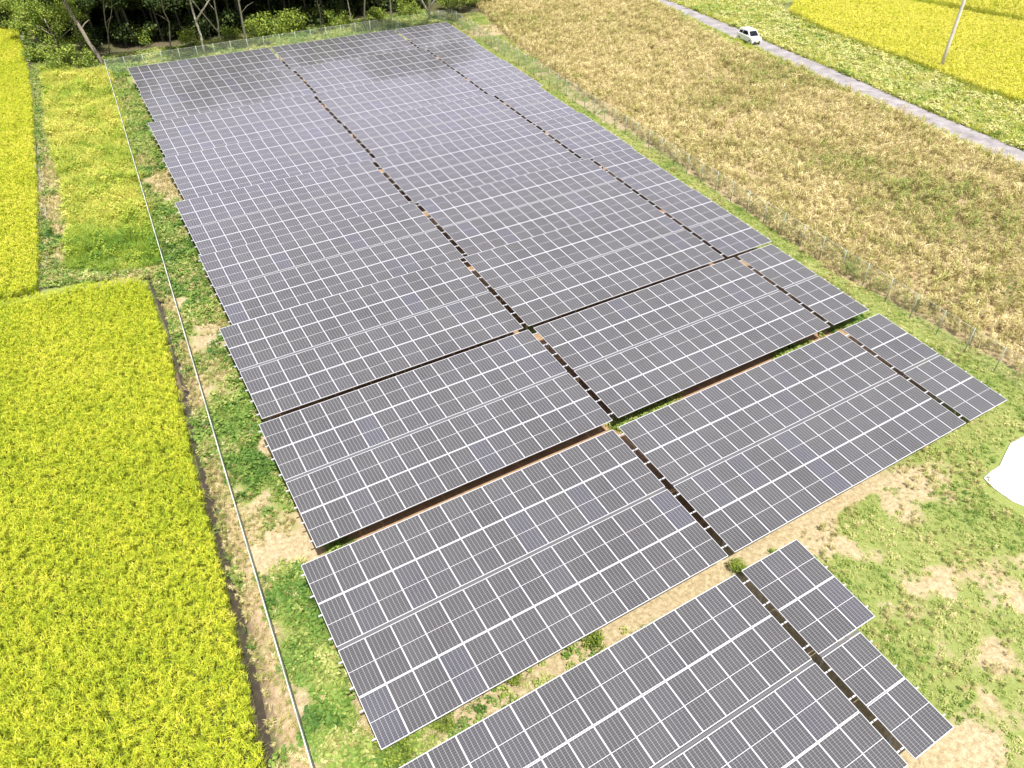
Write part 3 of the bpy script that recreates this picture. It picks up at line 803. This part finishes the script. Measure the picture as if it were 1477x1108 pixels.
def trunk(paths, m):
    b = MB()
    for pts, rad in paths: b.tube(pts, rad, 9)
    return b.mesh('trunk', [m])
def wob(p, q, n, amp, seed):
    r = random.Random(seed); p = Vector(p); q = Vector(q); out = []
    for i in range(n+1):
        t_ = i/n; v = p.lerp(q, t_)
        if 0 < i < n: v = v+Vector((r.uniform(-amp, amp), r.uniform(-amp, amp), 0))
        out.append(tuple(v))
    return out
def tree(px, py, tops, r0, label, bark, crown, cz, cs, v, amp=.12, extra=None, cdx=0):
    """tops: list of (px,py) the trunk or fork passes at height h: (px,py,h,fork_t)"""
    bx, by = at(px, py); t = empty('tree', (bx, by, 0)); tag(t, label, 'tree', None)
    paths = []
    main = tops[0]
    for n_, (tx, ty_, h, f) in enumerate(tops):
        x, y = at(tx, ty_, h); e = Vector((x-bx, y-by, h))
        # keep the same azimuthal lean, never a silly one
        if e.xy.length > h*.75: e.xy = e.xy.normalized()*h*.75
        if n_ == 0: e0 = e; st = Vector((0, 0, -.1)); ra = r0; top = e*(9.5/h) if h < 9.5 else e
        else: st = e0*f; ra = r0*.7; top = st+(e-st)*(8.5-st.z)/max(.5, (e.z-st.z))
        top.z = min(top.z, 9.5)
        pts = wob(st, top, 7, amp, px+n_)
        paths.append((pts, [ra*(1-.55*k/7) for k in range(8)]))
    r = random.Random(px*3+1)
    pts = paths[0][0]
    for k in range(4):      # short limbs
        b0 = Vector(pts[3+k % 4]); a = r.uniform(0, 6.28); l = r.uniform(1.0, 2.0)
        paths.append(([tuple(b0), tuple(b0+Vector((math.cos(a)*l*.5, math.sin(a)*l*.5, l*.45))), tuple(b0+Vector((math.cos(a)*l, math.sin(a)*l, l*.7)))], [r0*.35, r0*.25, r0*.1]))
    link('trunk', trunk(paths, bark), t)
    o = link('crown', crown_mesh(crown, v), t); top = Vector(pts[-1]); o.location = (top.x+cdx, top.y, cz); o.scale = (cs, cs, cs); o.rotation_euler = (0, 0, px)
    return t
BP, BG = M['bark_pale'], M['bark_grey']
tree(150, 96, [(92, 0, 7.0, 0)], .26, 'thick grey leaning tree at the fence corner, trunk bending left', BG, 'high', 8.5, 1.1, 0)
tree(247, 79, [(237, 8, 6.0, 0)], .09, 'slim wavy grey tree behind the fence, first pale stem right of the corner', BG, 'high', 8.2, .9, 1, .28)
tree(297, 82, [(277, 10, 5.6, 0), (300, 2, 6.4, .72)], .15, 'pale smooth tree with a knot where it forks near the top', BP, 'high', 8.4, 1.0, 2, .08)
tree(319, 64, [(310, 10, 4.6, 0), (288, 14, 4.6, .3)], .10, 'pale tree forking low into a vee, between two straight pale trunks', BP, 'high', 8.2, .9, 3, .1)
tree(356, 66, [(344, 0, 5.6, 0)], .14, 'straight pale tree leaning slightly left, by the bright yellow shrubs', BP, 'high', 8.6, 1.0, 0, .05)
tree(510, 47, [(500, 2, 3.6, 0)], .06, 'thin crooked sapling behind the middle of the woodland fence', BG, 'high', 7.6, .7, 1, .2)
tree(525, 38, [(526, 0, 3.6, 0)], .12, 'short visible white trunk standing upright at the middle of the wood edge', BP, 'high', 8.4, .9, 2, .05)
tree(565, 42, [(563, 0, 3.8, 0)], .12, 'white upright trunk with green ivy on its upper part', BP, 'high', 8.2, .9, 3, .06)
tree(620, 29, [(619, 0, 3.2, 0), (603, 0, 3.2, .25), (634, 4, 2.9, .5)], .18, 'white tree branching into three stems near the far corner of the fence', BP, 'high', 8.4, 1.0, 0, .05)
tree(647, 18, [(651, 2, 2.0, 0)], .07, 'thin pale stem right of the three stemmed white tree', BP, 'high', 7.8, .8, 1, .06)
tree(158, 80, [(152, 30, 4.4, 0), (166, 34, 4.3, .5)], .07, 'thin grey forked sapling just right of the leaning corner tree', BG, 'high', 8.0, .8, 2, .12)
tree(465, 50, [(459, 8, 3.6, 0)], .06, 'thin green stemmed tree standing right of the yellow shrubs', BG, 'low', 6.6, .55, 2, .12)
# broad light-green tree over the bank at far left
def big_left(px, py, h, cs, v, label, r0=.16):
    bx, by = at(px, py); t = empty('tree', (bx, by, 0)); tag(t, label, 'tree')
    pth = [(wob((0, 0, -.1), (-.5, .4, h), 6, .15, px), [r0*(1-.1*k) for k in range(7)])]
    for a in range(5):
        pth.append((wob((-.3, .2, h*.4+a*.4), (2.2*math.cos(a*1.3), 2.2*math.sin(a*1.3), h*.75+a*.3), 3, .1, a+px), [r0*.4, r0*.3, r0*.2, r0*.1]))
    link('trunk', trunk(pth, BG), t); o = link('crown', crown_mesh('low', v), t); o.location = (0, 0, h*.9); o.scale = (cs, cs, cs*.9)
big_left(92, 84, 4.4, .95, 0, 'broad light green tree hanging over the bank at top left')
big_left(52, 62, 3.6, .85, 1, 'light green tree beside the irrigation channel, leftmost of the wood')
big_left(74, 50, 6.2, 1.0, 2, 'tall bright tree at the back of the left clump', .2)
big_left(112, 52, 6.6, .85, 0, 'bright tree standing behind the leaning grey trunk', .18)
big_left(122, 72, 5.6, .75, 2, 'yellow green tree whose crown meets the leaning grey trunk')
def shrub(px, py, s, label, v):
    x, y = at(px, py); t = empty('shrub', (x, y, 0), px); tag(t, label, 'shrub')
    b = MB()
    for k in range(4): b.tube([(0, 0, -.05), (.2*math.cos(k*1.6), .2*math.sin(k*1.6), .4*s), (.45*math.cos(k*1.6)*s, .45*math.sin(k*1.6)*s, .9*s)], [.025, .018, .008], 5)
    b.build('stem', M['bark_grey'], t)
    o = link('foliage', crown_mesh('shrub', v), t); o.scale = (s, s, s)
SH = [(372, 56, 1.7, 'yellow green shrub at the foot of the straight pale tree'), (402, 50, 2.3, 'tallest bright shrub in the wood edge, middle of the yellow clump'), (430, 46, 2.0, 'bright shrub at the right side of the yellow clump'),
      (276, 72, 1.5, 'small bright shrub left of the pale knotted tree'), (336, 58, 1.2, 'low green shrub between the vee forked tree and the straight one'), (490, 40, 1.8, 'dusty green shrub left of the upright white trunk'),
      (545, 32, 1.5, 'dark green shrub between the two upright white trunks'), (668, 16, 2.2, 'big green shrub at the right end of the woodland'), (690, 8, 2.4, 'tall green shrub where the wood meets the dry crop'), (590, 22, 1.6, 'green shrub left of the three stemmed white tree'),
      (60, 92, 1.6, 'light green shrub beside the concrete channel'), (92, 100, 1.8, 'green shrub in front of the dark hollow under the left trees'), (126, 98, 1.5, 'green shrub nearest the leaning trunk on its left'),
      (460, 34, 1.6, 'grey green shrub right of the yellow clump'), (645, 14, 1.5, 'green shrub just right of the three stemmed tree'),
      (206, 66, 1.3, 'dull shrub in the shade at the left end of the wood'), (316, 48, 1.4, 'shaded shrub behind the vee forked tree')]
for i, (a, b_, s_, lb) in enumerate(SH): shrub(a, b_, s_, lb, i % 4)
for i, (a, b_, s_, lb) in enumerate([(572, 1086, .62, 'leafy green bush at the left end of the lane below the second row'), (640, 1042, .42, 'green bush in the lane, second from its left end'), (855, 932, .50, 'bright green bush in the middle of the bare lane'), (742, 984, .36, 'yellowing small bush in the bare lane left of the bright one'), (1064, 822, .40, 'small green bush growing where the bare lane crosses the column gap'), (1052, 480, .01, '')][:5]):
    shrub(a, b_, s_, lb, i % 4)

# the wood behind reads as one mass
def deep_wood():
    V = []; F = []; mi = []
    def addm(v, f, m, off, s=1.0, rz=0.0):
        b = len(V); c, sn = math.cos(rz), math.sin(rz)
        for p in v: V.append(((p[0]*c-p[1]*sn)*s+off[0], (p[0]*sn+p[1]*c)*s+off[1], p[2]*s+off[2]))
        for q in f: F.append([b+k for k in q]); mi.append(m)
    r = random.Random(5)
    c = bpy.data.collections.new('woods')
    for k in range(3):
        V.clear(); F.clear(); mi.clear()
        v, f = foliage(3200, clumps(20, 0, 0, 6.6, 2.2, 2.4, 1.2, 500+k), .40, 500+k); addm(v, f, 0, (0, 0, 0))
        v, f = foliage(500, clumps(7, 0, 0, 1.2, 1.8, 1.0, .8, 520+k), .3, 520+k); addm(v, f, 0, (0, 0, 0))
        for j in range(8):
            a0, a1 = 2*PI*j/8, 2*PI*(j+1)/8
            b = len(V)
            for (z_, rr, sx) in ((0, .14, 0), (8, .07, .4)):
                V.append((rr*math.cos(a0)+sx, rr*math.sin(a0), z_)); V.append((rr*math.cos(a1)+sx, rr*math.sin(a1), z_))
            F.append([b, b+1, b+3, b+2]); mi.append(1)
        c.objects.link(bpy.data.objects.new('woodland_tree', mesh_np('woods', V, F, [M['fol_deep'], M['bark_dark']], mi)))
    L = [at(20, 58), at(150, 78), at(240, 70), at(350, 58), at(520, 34), at(650, 8), at(705, -8)]
    P = [(L[0][0]-.0, L[0][1]+4)] + [(x, y+2.2) for x, y in L[1:]] + [(60, 135), (52, 175), (-4, 175), (L[0][0], L[0][1]+30)]
    p = grid_pts(P, 2.3, .45)
    scatter('woodland', p, c, 3, .85+.4*RNG.random(len(p)), .5, lean=(.05, .05))
deep_wood()

# ------------------------------------------------------------------ light, sky, camera
SUN_EL, SUN_AZ = math.radians(66), math.radians(5)
sd = Vector((-math.sin(SUN_AZ)*math.cos(SUN_EL), -math.cos(SUN_AZ)*math.cos(SUN_EL), math.sin(SUN_EL)))
l = bpy.data.lights.new('sun', 'SUN'); l.energy = 4.6; l.angle = math.radians(.53); l.color = (1, .955, .88)
lo = bpy.data.objects.new('sun', l); COL.objects.link(lo); lo.rotation_euler = sd.to_track_quat('Z', 'Y').to_euler(); lo.location = (0, 0, 60)
w = bpy.data.worlds.new('World'); sc.world = w; w.use_nodes = True; nt = w.node_tree; L = nt.links
bg = nt.nodes['Background']; bg.inputs[1].default_value = .15
sky = N(nt, 'ShaderNodeTexSky', sky_type='NISHITA'); sky.sun_disc = False; sky.sun_elevation = SUN_EL
sky.sun_rotation = math.atan2(sd.x, sd.y); sky.air_density = 1.2; sky.dust_density = 2.0
tc = N(nt, 'ShaderNodeTexCoord'); mp = N(nt, 'ShaderNodeMapping'); mp.inputs['Scale'].default_value = (1, 1, 2.2)
L.new(tc.outputs['Generated'], mp.inputs['Vector'])
cn = noise(nt, mp.outputs[0], 2.6, 7, .55)
sx = N(nt, 'ShaderNodeSeparateXYZ'); L.new(tc.outputs['Generated'], sx.inputs[0])
zz = mth(nt, 'ADD', sx.outputs[2], mth(nt, 'MULTIPLY', mth(nt, 'SUBTRACT', cn, .5), .10))
zz = mth(nt, 'ADD', zz, mth(nt, 'MULTIPLY', sx.outputs[0], .2))
# banks of cloud: grey low down, a bright thin sheet above it, broken high cloud overhead
cc = ramp(nt, zz, [(.46, (2.6, 2.6, 2.4)), (.50, (8.0, 7.5, 10.2)), (.59, (5.4, 5.0, 6.9)), (.68, (3.0, 2.95, 3.15)), (1, (2.9, 2.9, 3.4))])
cf = ramp(nt, noise(nt, mp.outputs[0], 1.3, 5, .5), [(.30, (.65, .65, .65)), (.62, (.97, .97, .97))])
cloud = mixc(nt, cf, sky.outputs[0], cc)
L.new(cloud, bg.inputs[0])
cam = bpy.data.cameras.new('camera'); co = bpy.data.objects.new('camera', cam); COL.objects.link(co)
cam.sensor_width = 36; cam.sensor_fit = 'HORIZONTAL'; cam.lens = F_PX/1477*36; cam.clip_end = 4000; cam.clip_start = .1
co.matrix_world = Matrix(((R_.x, U_.x, -FW_.x, CAM.x), (R_.y, U_.y, -FW_.y, CAM.y), (R_.z, U_.z, -FW_.z, CAM.z), (0, 0, 0, 1)))
sc.camera = co
vs = sc.view_settings; vs.view_transform = 'Standard'; vs.look = 'None'; vs.exposure = .74; vs.gamma = 1
sc.render.engine = 'CYCLES'
sc.cycles.max_bounces = 6; sc.cycles.diffuse_bounces = 3; sc.cycles.glossy_bounces = 3; sc.cycles.transparent_max_bounces = 8
sc.cycles.use_denoising = True
